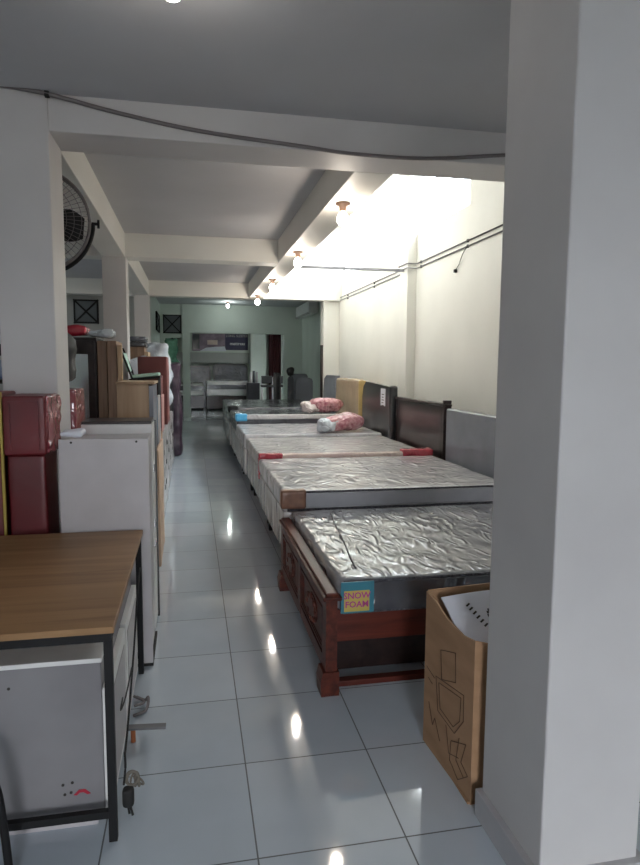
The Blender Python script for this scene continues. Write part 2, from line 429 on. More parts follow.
# ------------------------------------------------------------------ wiring on walls and beam
cb = MB(); cb.tube([(-1.6, 3.735, 3.02), (-1.15, 3.72, 3.03), (-.98, 3.715, 3.03), (-.73, 3.715, 3.005), (-.37, 3.735, 2.945), (.06, 3.735, 2.885), (.64, 3.735, 2.845), (.94, 3.735, 2.825), (1.4, 3.735, 2.83), (1.95, 3.735, 2.89), (2.6, 3.735, 2.95)], .011, 6, 5)
cable = tag(build('cable', cb, 'cable'), 'thick grey cable sagging across the front ceiling beam', 'cable')
build('clip', MB().box(-.745, -.72, 3.705, 3.735, 2.99, 3.02, .004), 'rubber', cable)
for (zz, lab) in ((2.875, 'upper of the two grey conduits along the white right wall'), (2.820, 'lower of the two grey conduits along the white right wall')):
    m = MB(); m.tube([(2.785, 4.3, zz), (2.785, 7.68, zz), (2.665, 7.71, zz+.005), (2.665, 8.05, zz+.01), (2.785, 8.09, zz+.01), (2.785, 11.95, zz+.02)], .008, 6)
    p = tag(build('conduit', m, 'bar'), lab, 'pipe')
    for y in (4.9, 6.2, 7.55, 8.3, 9.6, 11.3):
        build('clip', MB().box(2.782, 2.80, y-.01, y+.01, zz-.013, zz+.018), 'rubber', p)
m = MB(); m.tube([(2.775, 6.17, 2.815), (2.77, 6.25, 2.77), (2.775, 6.33, 2.71), (2.785, 6.39, 2.67), (2.78, 6.47, 2.62)], .005, 6, 4)
hw = tag(build('hanging_wire', m, 'rubber'), 'short loose black wire dangling below the wall conduits', 'wire')
build('connector', MB().box(2.765, 2.795, 6.455, 6.49, 2.595, 2.63, .004), 'rubber', hw)

# ------------------------------------------------------------------ lamps
def bulb(x, y, ztop, label, power, mat_hold='copper', group='bulbs under the skylight beam', tint=(1, .86, .70)):
    t = thing('light_bulb', label, 'light bulb', (x, y, ztop), group)
    build('lamp_holder', MB().lathe([(.055, 0), (.055, -.012), (.03, -.02), (.024, -.06), (.02, -.065)][::-1], (x, y, ztop), 20), mat_hold, t)
    build('bulb', MB().lathe([(.003, -.17), (.025, -.165), (.042, -.14), (.045, -.115), (.034, -.085), (.016, -.064)], (x, y, ztop), 20), 'bulb', t)
    ld = bpy.data.lights.new('bulb_light', 'POINT'); ld.energy = power; ld.color = tint; ld.shadow_soft_size = .04
    lo = bpy.data.objects.new('bulb_light', ld); COL.objects.link(lo); lo.location = (0, 0, -.225); lo.parent = t
    return t
for (x, y, lab) in ((1.15, 4.85, 'nearest glowing bulb in a brown holder under the skylight beam'),
                    (1.15, 6.95, 'second nearest bright bulb under the skylight beam'),
                    (1.15, 9.2, 'third bulb along the skylight beam, beyond the tie bar'),
                    (1.15, 11.3, 'farthest bulb on the skylight beam, before the far cross beam')):
    bulb(x, y, 2.83, lab, 8)
bulb(1.06, 19.0, 3.46, 'bright bulb on the ceiling of the far room above its doorway', 8, group=None, tint=(.86, 1, .94))
bulb(-.05, 2.40, 3.02, 'bulb on the front ceiling, cut by the top edge of the photo', 1.5, 'white', None)
bulb(-3.0, 9.6, 3.10, 'bulb on the left bay ceiling, glimpsed left of the nearest column', 9, 'white', None, (.88, .97, 1))
bulb(1.6, 23.0, 3.0, 'bulb lighting the last room behind the far doorway', 3.5, 'white', None, (.8, 1, .9))

# ------------------------------------------------------------------ wall fan
fc = Vector((-.95, 4.38, 2.50))
fan = thing('wall_fan', 'large black round cage fan mounted behind the nearest left column', 'fan', fc)
rot = (Matrix.Rotation(math.radians(6), 4, 'Z') @ Matrix.Rotation(PI/2, 4, 'X')).to_3x3()
g = MB()
g.torus(fc, .315, .010, rot); g.torus(fc+rot @ Vector((0, 0, -.07)), .315, .007, rot)
for R_ in (.27, .225, .18, .135, .09): g.torus(fc+rot @ Vector((0, 0, .03+(.3-R_)*.12)), R_, .002, rot, n=36)
for k in range(60):
    a = 2*PI*k/60
    g.tube([fc+rot @ Vector((math.cos(a)*r_, math.sin(a)*r_, z_)) for r_, z_ in ((.05, .06), (.2, .045), (.29, .02), (.315, 0), (.30, -.07))], .0016, 4)
build('grille', g, 'cable', fan)
for k in range(3):
    a0 = 2*PI*k/3-.12; bl = MB(); poly = []
    for i in range(9): poly.append((.06+.22*i/8, .035+.06*math.sin(PI*i/9)))
    for i in range(9): poly.append((.28-.22*i/8, -.05-.05*math.sin(PI*(8-i)/9)))
    b2 = bmesh.new(); vs = [b2.verts.new((x, y, -.02+y*.25)) for x, y in poly]; b2.faces.new(vs)
    ex = bmesh.ops.extrude_face_region(b2, geom=b2.faces[:]); bmesh.ops.translate(b2, verts=[v for v in ex['geom'] if isinstance(v, bmesh.types.BMVert)], vec=(0, 0, .004))
    b2.transform(Matrix.Translation(fc) @ rot.to_4x4() @ Matrix.Rotation(a0, 4, 'Z')); bl.add(b2)
    build('blade', bl, 'black', fan)
build('hub', MB().lathe([(.0, -.16), (.07, -.15), (.075, -.06), (.05, -.02), (.05, .05), (.045, .062), (0, .065)], fc, 24, rot.to_4x4()), 'black', fan)
yk = MB(); yk.torus(fc+rot @ Vector((0, 0, -.035)), .335, .013, rot, -PI, 0, 30)
build('yoke', yk, 'black', fan)
for sx in (1, -1):
    a = fc+rot @ Vector((sx*.325, 0, -.035)); bq = fc+rot @ Vector((sx*.375, 0, -.035))
    build('knob', MB().cyl(a, bq, .01).cyl(bq-(bq-a)*.3, bq, .028), 'black', fan)
build('bracket', MB().box(-.985, -.915, 4.08, 4.40, 2.12, 2.16, .005).box(-.985, -.915, 4.08, 4.10, 2.02, 2.26, .003), 'black', fan)

# ------------------------------------------------------------------ beds along the right wall
def bed_legs(t, x0, x1, y0, y1, z):
    for x in (x0+.10, x1-.14):
        for y in (y0+.12, y1-.12):
            build('leg', MB().cyl((x, y, 0), (x, y, z), .022, .03, 12), 'black', t)
# bed 1: carved mahogany
b1 = thing('wooden_bed', 'dark red carved wooden bed with silver plastic-wrapped mattress, nearest bed', 'bed', (1.6, 3.6, 0))
fx0, fx1, fy0, fy1 = .605, .665, 2.83, 4.38
fb = MB()
fb.box(fx0+.018, fx1-.012, fy0+.04, fy1-.04, .12, .47)
for (a, bb) in ((fy0, fy0+.085), ((fy0+fy1)/2-.045, (fy0+fy1)/2+.045), (fy1-.085, fy1)):
    fb.box(fx0+.004, fx1, a, bb, .12, .4715)
for a, bb in ((fy0+.083, (fy0+fy1)/2-.043), ((fy0+fy1)/2+.043, fy1-.083)):
    fb.box(fx0+.006, fx1-.002, a, bb, .105, .17); fb.box(fx0+.006, fx1-.002, a, bb, .415, .470)
build('footboard', fb, 'mahog', b1)
tr_ = MB(); tr_.box(fx0-.012, fx1+.022, fy0-.012, fy1+.012, .472, .492, .006); tr_.box(fx0+.004, fx1+.006, fy0, fy1, .488, .508, .007)
build('top_rail', tr_, 'mahog', b1)
for ya, yb in ((fy0+.085, (fy0+fy1)/2-.045), ((fy0+fy1)/2+.045, fy1-.085)):
    pn = MB(); yc = (ya+yb)/2; w = (yb-ya)/2
    for (q, h_) in ((.03, .012), (.05, .006)):
        for args in ((ya+q-.012, ya+q, .19, .395), (yb-q, yb-q+.012, .19, .395)):
            pn.box(fx0+.018-h_, fx0+.022, args[0], args[1], args[2], args[3], .002)
        pn.box(fx0+.018-h_, fx0+.022, ya+q-.012, yb-q+.012, .395-q*.3, .407-q*.3, .002); pn.box(fx0+.018-h_, fx0+.022, ya+q-.012, yb-q+.012, .178+q*.3, .19+q*.3, .002)
    build('panel_moulding', pn, 'mahog', b1)
    md = MB()
    ell = lambda sc, d: md.prism([(yc+math.cos(2*PI*i/28)*.13*sc, .29+math.sin(2*PI*i/28)*.075*sc) for i in range(28)], 0, fx0+.02, fx0+.02-d)
    ell(1.0, .008); ell(.8, .014); ell(.55, .010)
    for k in range(8):
        a = 2*PI*k/8; y_ = yc+math.cos(a)*.105; z_ = .29+math.sin(a)*.06
        md.rbox(fx0-.001, fx0+.022, y_-.022, y_+.022, z_-.014, z_+.014, .01, (3, 4, 4))
    build('medallion', md, 'mahog', b1)
for ya, yb in ((fy0-.01, fy0+.10), (fy1-.10, fy1+.01)):
    lg = MB(); lg.prism([(fx0-.018, 0), (fx1+.01, 0), (fx1+.01, .119), (fx0-.010, .119), (fx0-.022, .07)], 1, ya, yb)
    build('leg', lg, 'mahog', b1)
for xx in (2.50,):
    for ya, yb in ((fy0, fy0+.07), (fy1-.07, fy1)):
        build('leg', MB().box(xx, xx+.06, ya, yb, 0, .42, .004), 'mahog', b1)
for yy in (fy0+.025, fy1-.06):
    build('side_rail', MB().box(fx1, 2.50, yy, yy+.03, .255, .415, .004), 'mahogx', b1)
build('under_bed_shade', MB().box(.70, 2.49, 3.02, 3.05, .03, .25, .003), 'darkwood', b1)  # dark panel added to stand in for the shade under the bed
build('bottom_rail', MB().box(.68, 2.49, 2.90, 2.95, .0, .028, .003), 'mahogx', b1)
sl = MB()
for k in range(12): sl.box(.74+k*.15, .80+k*.15, fy0+.055, fy1-.06, .36, .38)
build('slats', sl, 'mahogx', b1)
mt1 = build('mattress', MB().rbox(.675, 2.50, fy0+.02, fy1-.02, .385, .562, .035, (60, 50, 5), .006, 8), 'silver', b1)
pp = MB(); pp.tube([(.70, fy0+.022, .552), (2.48, fy0+.022, .552)], .007, 6); pp.tube([(.70, fy0+.022, .40), (2.48, fy0+.022, .40)], .007, 6)
build('piping', pp, 'piping', mt1)
band = build('border', MB().box(.70, 2.47, fy0+.008, fy0+.03, .405, .548, .004), 'darkmat', mt1)
# label at the near corner of the mattress
lb = build('label_sheet', MB().box(.682, .845, fy0+.0, fy0+.006, .405, .558), 'tealink', mt1)
build('label_patch', MB().box(.697, .822, fy0-.002, fy0+.001, .413, .515), 'labelyellow', mt1)
letters('lettering', 'SNOW', .043, Matrix.Translation((.760, fy0-.003, .490)) @ FRONT, 'magenta', mt1)
letters('lettering', 'FOAM', .043, Matrix.Translation((.760, fy0-.003, .447)) @ FRONT, 'magenta', mt1)
st_ = MB(); st_.tube([(.80+i*.012, fy0+.18+i*.11+.02*math.sin(i), .566) for i in range(0, 12)], .005, 6, 3)
build('film_seam', st_, 'piping', mt1)
wp = MB(); wp.rbox(2.16, 2.40, 3.45, 3.85, .572, .584, .006, (8, 8, 2), .012, 9, Matrix.Rotation(.4, 4, 'Z'))
tag(build('crumpled_sheet', wp, 'paper'), 'crumpled white plastic sheet lying at wall end of silver mattress', 'plastic sheet')

def divan(label, y0, y1, zb, zs, zt, x0, top, side, seed, zdiv=None):
    t = thing('divan_bed', label, 'bed', ((x0+2.47)/2, (y0+y1)/2, 0))
    build('base', MB().rbox(x0, 2.41, y0, y1, zb, zs, .015, (20, 16, 4), .006, 4, seed=seed), side, t)
    mt = build('mattress', MB().rbox(x0-.006, 2.42, y0-.004, y1+.004, zs+.002, zt, .03, (50, 40, 5), .006, 7, seed=seed), top, t)
    bed_legs(t, x0, 2.42, y0, y1, zb)
    return t, mt
b2_, m2 = divan('plastic-wrapped bed with grey top and brown taped corner, behind the wooden bed', 4.43, 6.08, .24, .535, .685, .63, 'silver2', 'side', 1)
build('border', MB().box(.66, 2.40, 4.418, 4.432, .565, .665, .004), 'border', m2)
pb = MB(); pb.tube([(.66, 4.42, .678), (2.40, 4.42, .678)], .008, 6); pb.tube([(.66, 4.42, .548), (2.40, 4.42, .548)], .010, 6)
build('piping', pb, 'piping', m2)
build('corner_guard', MB().rbox(.612, .80, 4.405, 4.50, .555, .695, .02, (8, 5, 6), .004, 12), 'tape', m2)
b3_, m3 = divan('plastic-wrapped bed with white top and red tape on its near edge', 6.12, 7.76, .24, .56, .70, .645, 'silver3', 'side', 2)
build('edge_protector', MB().rbox(.80, 2.41, 6.095, 6.19, .665, .722, .02, (40, 5, 5), .008, 10), 'foam', m3)
build('red_tape', MB().rbox(.628, .87, 6.088, 6.20, .672, .730, .018, (12, 5, 5), .005, 12), 'redtape', m3)
build('red_tape', MB().rbox(2.10, 2.43, 6.080, 6.20, .67, .745, .018, (12, 5, 5), .008, 12), 'redtape', m3)
build('red_tape', MB().rbox(.626, .652, 6.09, 6.22, .48, .69, .008, (3, 4, 5), .004, 12), 'redtape', m3)
b4_, m4 = divan('tall plastic-wrapped bed carrying the near pink pillow roll, fourth from front', 7.85, 9.35, .22, .55, .73, .635, 'silver2', 'side', 3)
b5_, m5 = divan('plastic-wrapped bed with white edge strip and blue corner, fifth from front', 9.42, 10.98, .20, .58, .84, .645, 'darkmat', 'side', 4)
build('edge_strip', MB().rbox(.74, 2.41, 9.385, 9.44, .79, .865, .02, (20, 4, 4), .004, 10), 'silver3', m5)
build('corner_film', MB().rbox(.63, .80, 9.38, 9.60, .765, .87, .02, (6, 6, 4), .006, 10), 'cyan', m5)
b6_, m6 = divan('dark plastic-wrapped bed behind the blue-cornered bed, beside the last headboard', 11.05, 12.65, .20, .60, .86, .635, 'darkmat', 'side', 5)
build('corner_guard', MB().rbox(.615, .78, 11.03, 11.3, .78, .885, .02, (6, 6, 4), .006, 10), 'black', m6)
b7_, m7 = divan('farthest dark wrapped bed of the row, in the far room beyond the cross beam', 12.75, 14.2, .20, .58, .84, .66, 'darkmat', 'darkmat', 6)

# ------------------------------------------------------------------ headboards against the wall
hb = MB().rbox(2.49, 2.565, 4.55, 5.93, .0, 1.175, .02, (3, 30, 24), .004, 3)
tag(build('headboard', hb, 'greyboard'), 'flat blue-grey padded headboard in torn film, nearest of the headboards', 'headboard')
t = thing('headboard', 'dark brown glossy headboard with protruding capped post, beside the grey one', 'headboard', (2.54, 6.75, 0))
build('panel', MB().rbox(2.51, 2.555, 6.03, 7.52, .0, 1.185, .01, (2, 12, 10)), 'darkwood', t)
build('top_rail', MB().box(2.495, 2.575, 5.97, 7.57, 1.187, 1.215, .006), 'darkwood', t)
build('post', MB().box(2.49, 2.575, 5.985, 6.025, 0, 1.25, .006), 'darkwood', t)
build('post', MB().box(2.505, 2.57, 7.525, 7.56, 0, 1.20, .006), 'darkwood', t)
t = thing('headboard', 'black wrapped headboard with rounded top and small white paper label', 'headboard', (2.47, 8.3, 0))
build('panel', MB().prism([(7.70, 0), (9.06, 0), (9.08, 1.15), (9.02, 1.30), (8.88, 1.375), (7.70, 1.33)], 0, 2.48, 2.54), 'blackgloss', t)
build('post', MB().rbox(2.44, 2.545, 7.60, 7.70, 0, 1.35, .03, (4, 4, 8)), 'blackgloss', t)
build('paper_label', MB().box(2.476, 2.481, 7.93, 8.13, 1.07, 1.30), 'paper', t)
lm = MB()
for k in range(5): lm.box(2.474, 2.477, 7.98+.02*(k % 2), 8.08, 1.07+k*.037, 1.080+k*.037)
build('print', lm, 'ink', t)
t = thing('headboard', 'tall headboard packed in brown kraft carton under film, beside the bags', 'headboard', (2.48, 10.1, 0))
build('carton', MB().rbox(2.45, 2.55, 9.16, 10.75, 0, 1.40, .05, (4, 24, 20), .02, 4), 'kraft', t)
build('edge_tape', MB().rbox(2.443, 2.556, 9.13, 9.18, .0, 1.38, .015, (4, 4, 20), .006, 6), 'kraftedge', t)
hbm = MB(); hbm.prism([(10.80, 0), (11.75, 0), (11.8, 1.1), (11.72, 1.36), (11.5, 1.43), (10.80, 1.43)], 0, 2.45, 2.54)
tag(build('headboard', hbm, 'greyboard'), 'grey round-cornered headboard, farthest in the row before the end column', 'headboard')

# ------------------------------------------------------------------ pillow rolls in bags
def roll(label, c, L, r, ang, mat, mat2, seed):
    t = thing('pillow_roll', label, 'pillow', (c[0], c[1], c[2]), 'pillow rolls in clear bags on the beds')
    def sg(v): 
        k = max(0, 1-(abs(v.x)/(L/2))**3*.55); return Vector((v.x, v.y*k, v.z*k))
    R_ = Matrix.Rotation(ang, 4, 'Z')
    build('pillow', MB().rbox(c[0]-L/2, c[0]+L/2, c[1]-r, c[1]+r, c[2], c[2]+r*1.35, r*.62, (26, 14, 10), .03, 7, R_, seed, sg), mat, t)
    e = R_ @ Vector((-L*.44, 0, 0))
    build('bag_end', MB().rbox(c[0]+e.x-.15, c[0]+e.x+.15, c[1]+e.y-r*.7, c[1]+e.y+r*.7, c[2]+.005, c[2]+r*.95, .06, (12, 10, 6), .05, 11, R_, seed+3), mat2, t)
    return t
roll('pink-red bagged pillow roll on white-topped bed, nearer of the two', (1.97, 8.06, .755), .60, .16, .45, 'pillowfilm', 'bag', 3)
roll('pink bagged pillow roll with whitish end, farther of the two', (2.03, 9.62, .878), .60, .16, .35, 'pillowfilm', 'whitefilm', 8)

# ------------------------------------------------------------------ cardboard box with papers
t = thing('cardboard_box', 'open brown cardboard box of papers, standing behind the front right pillar', 'box', (1.16, 2.2, 0))
cbx = MB()
def quad(mb, pts, th, nrm):
    b = bmesh.new(); n_ = Vector(nrm)*th
    a = [b.verts.new(p) for p in pts]; c_ = [b.verts.new(Vector(p)+n_) for p in pts]
    b.faces.new(a); b.faces.new(c_[::-1])
    for i in range(len(pts)): b.faces.new((a[i], c_[i], c_[(i+1) % len(pts)], a[(i+1) % len(pts)]))
    mb.add(b)
quad(cbx, [(.968, 1.985, 0), (.944, 2.40, 0), (.944, 2.40, .655), (.952, 2.32, .640), (.958, 2.22, .610), (.964, 2.08, .600), (.968, 1.985, .618)], .007, (1, .06, 0))
quad(cbx, [(.975, 1.985, 0), (1.38, 1.985, 0), (1.38, 1.985, .64), (1.15, 1.985, .628), (1.02, 1.985, .606), (.975, 1.985, .618)], .007, (0, 1, 0))
quad(cbx, [(.951, 2.395, 0), (1.38, 2.395, 0), (1.38, 2.395, .68), (.951, 2.395, .66)], .007, (0, 1, 0))
quad(cbx, [(1.373, 1.99, 0), (1.373, 2.40, 0), (1.373, 2.40, .67), (1.373, 1.99, .64)], .007, (1, 0, 0))
cbx.box(.96, 1.375, 1.99, 2.40, 0.0, .01)
box_ = build('carton', cbx, 'cardb', t)
def strokes(poly, closed=False):
    m = MB()
    for i in range(len(poly)-1):
        (y0, z0), (y1, z1) = poly[i], poly[i+1]
        p = [Vector((.968-(y-1.985)*.0578-.001, y, z)) for y, z in ((y0, z0), (y1, z1))]
        m.cyl(p[0], p[1], .0013, n=5)
    return m
for pl in ([(2.252, .467), (2.128, .51), (2.12, .397), (2.238, .351), (2.252, .467)],
           [(2.289, .34), (2.054, .381), (2.052, .281), (2.119, .195), (2.264, .206), (2.289, .34)],
           [(2.262, .326), (2.075, .36), (2.08, .266), (2.13, .215), (2.245, .226), (2.262, .326)],
           [(2.144, .151), (2.028, .205), (2.061, .116), (2.008, .094), (2.081, .033), (2.152, .068), (2.144, .151)],
           [(2.19, .19), (2.16, .09), (2.08, .12)], [(2.35, .20), (2.31, .12), (2.29, .16), (2.24, .09)],
           [(2.38, .34), (2.30, .325)], [(2.36, .30), (2.32, .29)], [(2.08, .2), (2.10, .1), (2.04, .07)]):
    build('printed_mark', strokes(pl), 'inkbrown', t)
pr = thing('paper_sheet', 'white printed sheet sticking up out of the open cardboard box', 'paper', (1.15, 2.2, .45))
R_ = Matrix.Rotation(math.radians(-28), 4, 'X') @ Matrix.Rotation(.12, 4, 'Y')
build('sheet', MB().rbox(.985, 1.36, 2.08, 2.36, .585, .597, .004, (12, 10, 2), .006, 5, Matrix.Rotation(math.radians(30), 4, 'X') @ Matrix.Rotation(.08, 4, 'Z')), 'paper', pr)
pmk = MB()
for (x, y) in ((1.072, 2.275), (1.078, 2.258), (1.086, 2.24), (1.093, 2.222), (1.101, 2.205), (1.110, 2.188)):
    z = .594+(y-2.23)*.577+.014
    pmk.box(x-.010, x+.010, y-.0035, y+.0035, z, z+.002, 0, Matrix.Rotation(math.radians(30), 4, 'X') @ Matrix.Rotation(.6, 4, 'Z'))
build('print', pmk, 'ink', pr); pmk = MB()
for k in range(12):
    a = 2*PI*k/12; x = 1.160+.02*math.cos(a); y = 2.225+.026*math.sin(a); z = .594+(y-2.23)*.577+.014
    pmk.box(x-.006, x+.006, y-.006, y+.006, z, z+.002, 0, Matrix.Rotation(math.radians(30), 4, 'X'))
build('print', pmk, 'ink', pr)

# ------------------------------------------------------------------ desk
dk = thing('desk', 'oak-topped desk on a black square steel frame, front left', 'desk', (-.66, 2.65, 0))
build('desktop', MB().box(-1.10, -.258, 2.036, 3.268, .724, .747, .003), 'oak', dk)
fr = MB()
fr.box(-1.08, -.268, 2.045, 2.070, .694, .7235); fr.box(-1.08, -.268, 3.215, 3.242, .694, .7235)
fr.box(-.293, -.268, 2.07, 3.215, .694, .7235); fr.box(-1.08, -1.053, 2.07, 3.215, .694, .7235)
build('frame', fr, 'black', dk)
for x in (-1.08, -.2925):
    for y in (2.043, 3.215):
        build('leg', MB().box(x, x+.027, y, y+.027, 0, .70, .001), 'black', dk)
for y in (2.043, 3.215):
    build('stretcher', MB().box(-1.055, -.289, y+.003, y+.025, .083, .108), 'black', dk)
build('grommet', MB().lathe([(.035, 0), (.035, .006), (.028, .007), (.028, .001), (.001, .001)], (-.845, 2.80, .744), 20), 'rubber', dk)

# low cabinet stored beneath the desk
cb1 = thing('low_cabinet', 'white low cabinet with grey door panels stored under the desk', 'cabinet', (-.62, 2.6, 0))
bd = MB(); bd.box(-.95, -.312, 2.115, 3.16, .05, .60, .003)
build('body', bd, 'cabshade', cb1)
build('plinth', MB().box(-.93, -.34, 2.14, 3.14, 0, .05), 'cab', cb1)
build('top_board', MB().box(-.95, -.308, 2.10, 3.17, .60, .616, .002), 'cabwhite', cb1)
for ya, yb in ((2.12, 2.62), (2.66, 3.15)):
    d = build('door', MB().box(-.3115, -.288, ya, yb, .06, .50, .002), 'cabwhite', cb1)
    build('door_panel', MB().box(-.289, -.285, ya+.05, yb-.05, .10, .45), 'cabgrey', d)
build('red_sticker', MB().prism([(-.412, .135), (-.395, .152), (-.375, .152), (-.357, .135), (-.368, .133), (-.38, .142), (-.392, .142), (-.402, .133)], 1, 2.113, 2.1155), 'redtape', cb1)
hs = MB()
for (x, z) in ((-.445, .175), (-.415, .18), (-.44, .14), (-.42, .145), (-.60, .53)): hs.cyl((x, 2.116, z), (x, 2.113, z), .005, n=8)
build('screw_hole', hs, 'ink', cb1)

# cable and plug hanging at the desk
cp = thing('power_cord', 'coiled black power cord with plug hanging beside the front desk leg', 'cord', (-.25, 2.2, 0))
c_ = MB(); c_.tube([(-.262, 3.10, .60), (-.262, 2.92, .52), (-.263, 2.70, .35), (-.262, 2.45, .22), (-.262, 2.30, .16), (-.255, 2.22, .20), (-.25, 2.18, .17), (-.258, 2.19, .10)], .004, 6, 5)
c_.tube([(-.27, 2.33, .35), (-.265, 2.22, .362), (-.262, 2.36, .34), (-.262, 2.60, .335)], .003, 6, 4)
build('cord', c_, 'rubber', cp)
co = MB()
for k in range(6):
    co.torus((-.232+.004*k, 2.20+.010*k, .115-.009*k), .022, .004, (Matrix.Rotation(.9+.25*k, 4, 'X') @ Matrix.Rotation(.5*k, 4, 'Y')).to_3x3(), n=20)
build('coil', co, 'rope', cp)
pg = MB(); pg.rbox(-.262, -.222, 2.155, 2.195, .028, .098, .014, (6, 6, 8)); pg.cyl((-.236, 2.17, .034), (-.226, 2.155, .004), .004); pg.cyl((-.246, 2.18, .034), (-.238, 2.165, .004), .004)
build('plug', pg, 'rubber', cp)
ms = thing('metal_strip', 'thin grey metal strip poking out over the floor from under the desk', 'metal strip', (-.2, 2.72, 0))
build('strip', MB().box(-.30, -.130, 2.60, 2.635, .055, .064, .001, Matrix.Rotation(.06, 4, 'Y')), 'bar', ms)
build('rubber_foot', MB().cyl((-.265, 2.617, 0), (-.265, 2.617, .058), .010), 'orange', ms)
ct = MB(); ct.tube([(-.28, 2.96, .015), (-.24, 2.93, .012), (-.222, 2.90, .04), (-.228, 2.84, .012), (-.28, 2.80, .012)], .007, 6, 5)
ct.tube([(-.29, 2.94, .03), (-.238, 2.88, .03), (-.28, 2.85, .03)], .006, 6, 4)
tag(build('loose_cable', ct, 'cable'), 'short bent grey cable lying near the rear desk leg', 'cable')

# chair fragment at the left edge
ch = thing('tube_chair', 'chair with bent black tube leg at the bottom left corner', 'chair', (-.9, 1.8, 0))
for yy, bow in ((1.90, 1), (1.45, 1)):
    build('leg', MB().tube([(-.80, yy, .44), (-.62, yy, .40), (-.585, yy, .33), (-.572, yy, .22), (-.563, yy, .10), (-.56, yy, .0)], .012, 8, 5), 'black', ch)
for yy in (1.90, 1.45):
    build('leg', MB().tube([(-.80, yy, .44), (-1.12, yy, .42), (-1.16, yy, .30), (-1.18, yy, 0)], .012, 8, 5), 'black', ch)
build('seat', MB().rbox(-1.14, -.70, 1.46, 1.89, .44, .49, .02, (6, 6, 3)), 'rubber', ch)

# ------------------------------------------------------------------ tall white cabinets
ca = thing('white_cabinet', 'tall plain white cabinet standing directly behind the desk', 'cabinet', (-.43, 3.5, 0))
build('body', MB().box(-.655, -.222, 3.292, 3.31, .02, 1.213, .002).box(-.64, -.235, 3.31, 3.70, .02, 1.195, .002), 'cab', ca)
build('plinth', MB().box(-.65, -.222, 3.30, 3.70, 0, .022), 'rubber', ca)
sc = MB()
for x in (-.595, -.282): sc.cyl((x, 3.293, 1.197), (x, 3.289, 1.197), .006, n=10)
build('screw', sc, 'ink', ca)
pz = MB(); pz.rbox(-.655, -.55, 3.32, 3.46, 1.222, 1.25, .012, (8, 8, 4), .01, 14)
tag(build('torn_wrapping', pz, 'paper'), 'torn scrap of white wrapping on the plain white cabinet top', 'wrapping')
cB = thing('white_cabinet', 'white cabinet with dark top and black rear edge, second behind the desk', 'cabinet', (-.42, 3.86, 0))
build('body', MB().box(-.62, -.232, 3.74, 3.98, .02, 1.245, .002), 'cabwhite', cB)
build('top_board', MB().box(-.62, -.235, 3.75, 4.02, 1.246, 1.262, .002), 'darkwood', cB)
build('rear_edge', MB().box(-.62, -.222, 3.985, 4.012, .0, 1.25, .001), 'blackgloss', cB)
for z in (.62, .50, .95):
    build('hinge', MB().box(-.234, -.226, 3.80, 3.86, z, z+.045, .002), 'chrome', cB)

# ------------------------------------------------------------------ red cartons
def carton(label, x0, x1, y0, y1, z0, z1, mat, group=None, tape=None, cat='box', name='carton'):
    t = thing(name, label, cat, ((x0+x1)/2, (y0+y1)/2, z0), group)
    build('body', MB().rbox(x0, x1, y0, y1, z0, z1, .012, (8, 8, 8), .004, 5, seed=z0), mat, t)
    if tape: build('tape', MB().box((x0+x1)/2-.025, (x0+x1)/2+.025, y0-.003, y1+.003, z0+.004, z1+.003), tape, t)
    return t
lo_ = carton('lower film-wrapped red carton of the stack in front of nearest column', -.926, -.745, 3.42, 3.71, .56, 1.12, 'red', 'red cartons')
carton('dark red carton hidden low behind desk, at the base of red stack', -.926, -.745, 3.42, 3.71, 0, .555, 'red', 'red cartons')
up_ = carton('top film-wrapped red carton of the stack in front of nearest column', -.930, -.728, 3.38, 3.725, 1.125, 1.425, 'red', 'red cartons')
rm = MB(); rm.box(-.905, -.76, 3.37, 3.385, 1.385, 1.40); rm.box(-.905, -.895, 3.37, 3.385, 1.15, 1.39); rm.box(-.77, -.76, 3.37, 3.385, 1.15, 1.39)
build('raised_fold', rm, 'red', up_)
build('film_side', MB().rbox(-.732, -.720, 3.40, 3.715, 1.13, 1.42, .005, (2, 14, 12), .016, 16), 'redside', up_)
y2 = carton('red carton with yellow edge strap, cut by left edge of photo', -1.32, -.948, 3.40, 3.725, .0, 1.44, 'red', None)
build('strap', MB().box(-.946, -.934, 3.385, 3.402, .0, 1.445), 'yellow', y2)
carton('red carton behind the nearest column, under a dark bundle', -1.10, -.715, 4.15, 4.50, .0, 1.43, 'redside', None)
bn = MB(); bn.rbox(-1.10, -.745, 4.2, 4.5, 1.45, 1.78, .10, (12, 10, 12), .06, 6)
tag(build('black_bundle', bn, 'rubber'), 'black wrapped bundle sitting on the red carton behind nearest column', 'bundle')

# ------------------------------------------------------------------ oak cabinet + wardrobes
oc = thing('oak_cabinet', 'light oak cabinet with blue-grey side, behind the white cabinets', 'cabinet', (-.48, 5.4, 0))
build('body', MB().box(-.575, -.335, 5.10, 5.62, 0, 1.435, .003), 'oakv', oc)
build('side_panel', MB().box(-.334, -.300, 5.10, 5.62, 0, 1.425, .002), 'greyboard', oc)
build('top_board', MB().box(-.58, -.29, 5.09, 5.64, 1.436, 1.455, .002), 'oakv', oc)
wd = thing('wardrobe', 'dark grey wardrobe with a cloudy mirror door, behind the nearest column', 'wardrobe', (-1.1, 6.2, 0))
build('body', MB().box(-1.40, -.845, 6.02, 6.5, 0, 1.83, .004), 'darkwood', wd)
dd = build('door', MB().box(-1.38, -.86, 6.0, 6.02, .04, 1.80, .003), 'darkwood', wd)
build('mirror', MB().box(-1.28, -.915, 5.992, 6.0, .2, 1.68), 'mirror', dd)
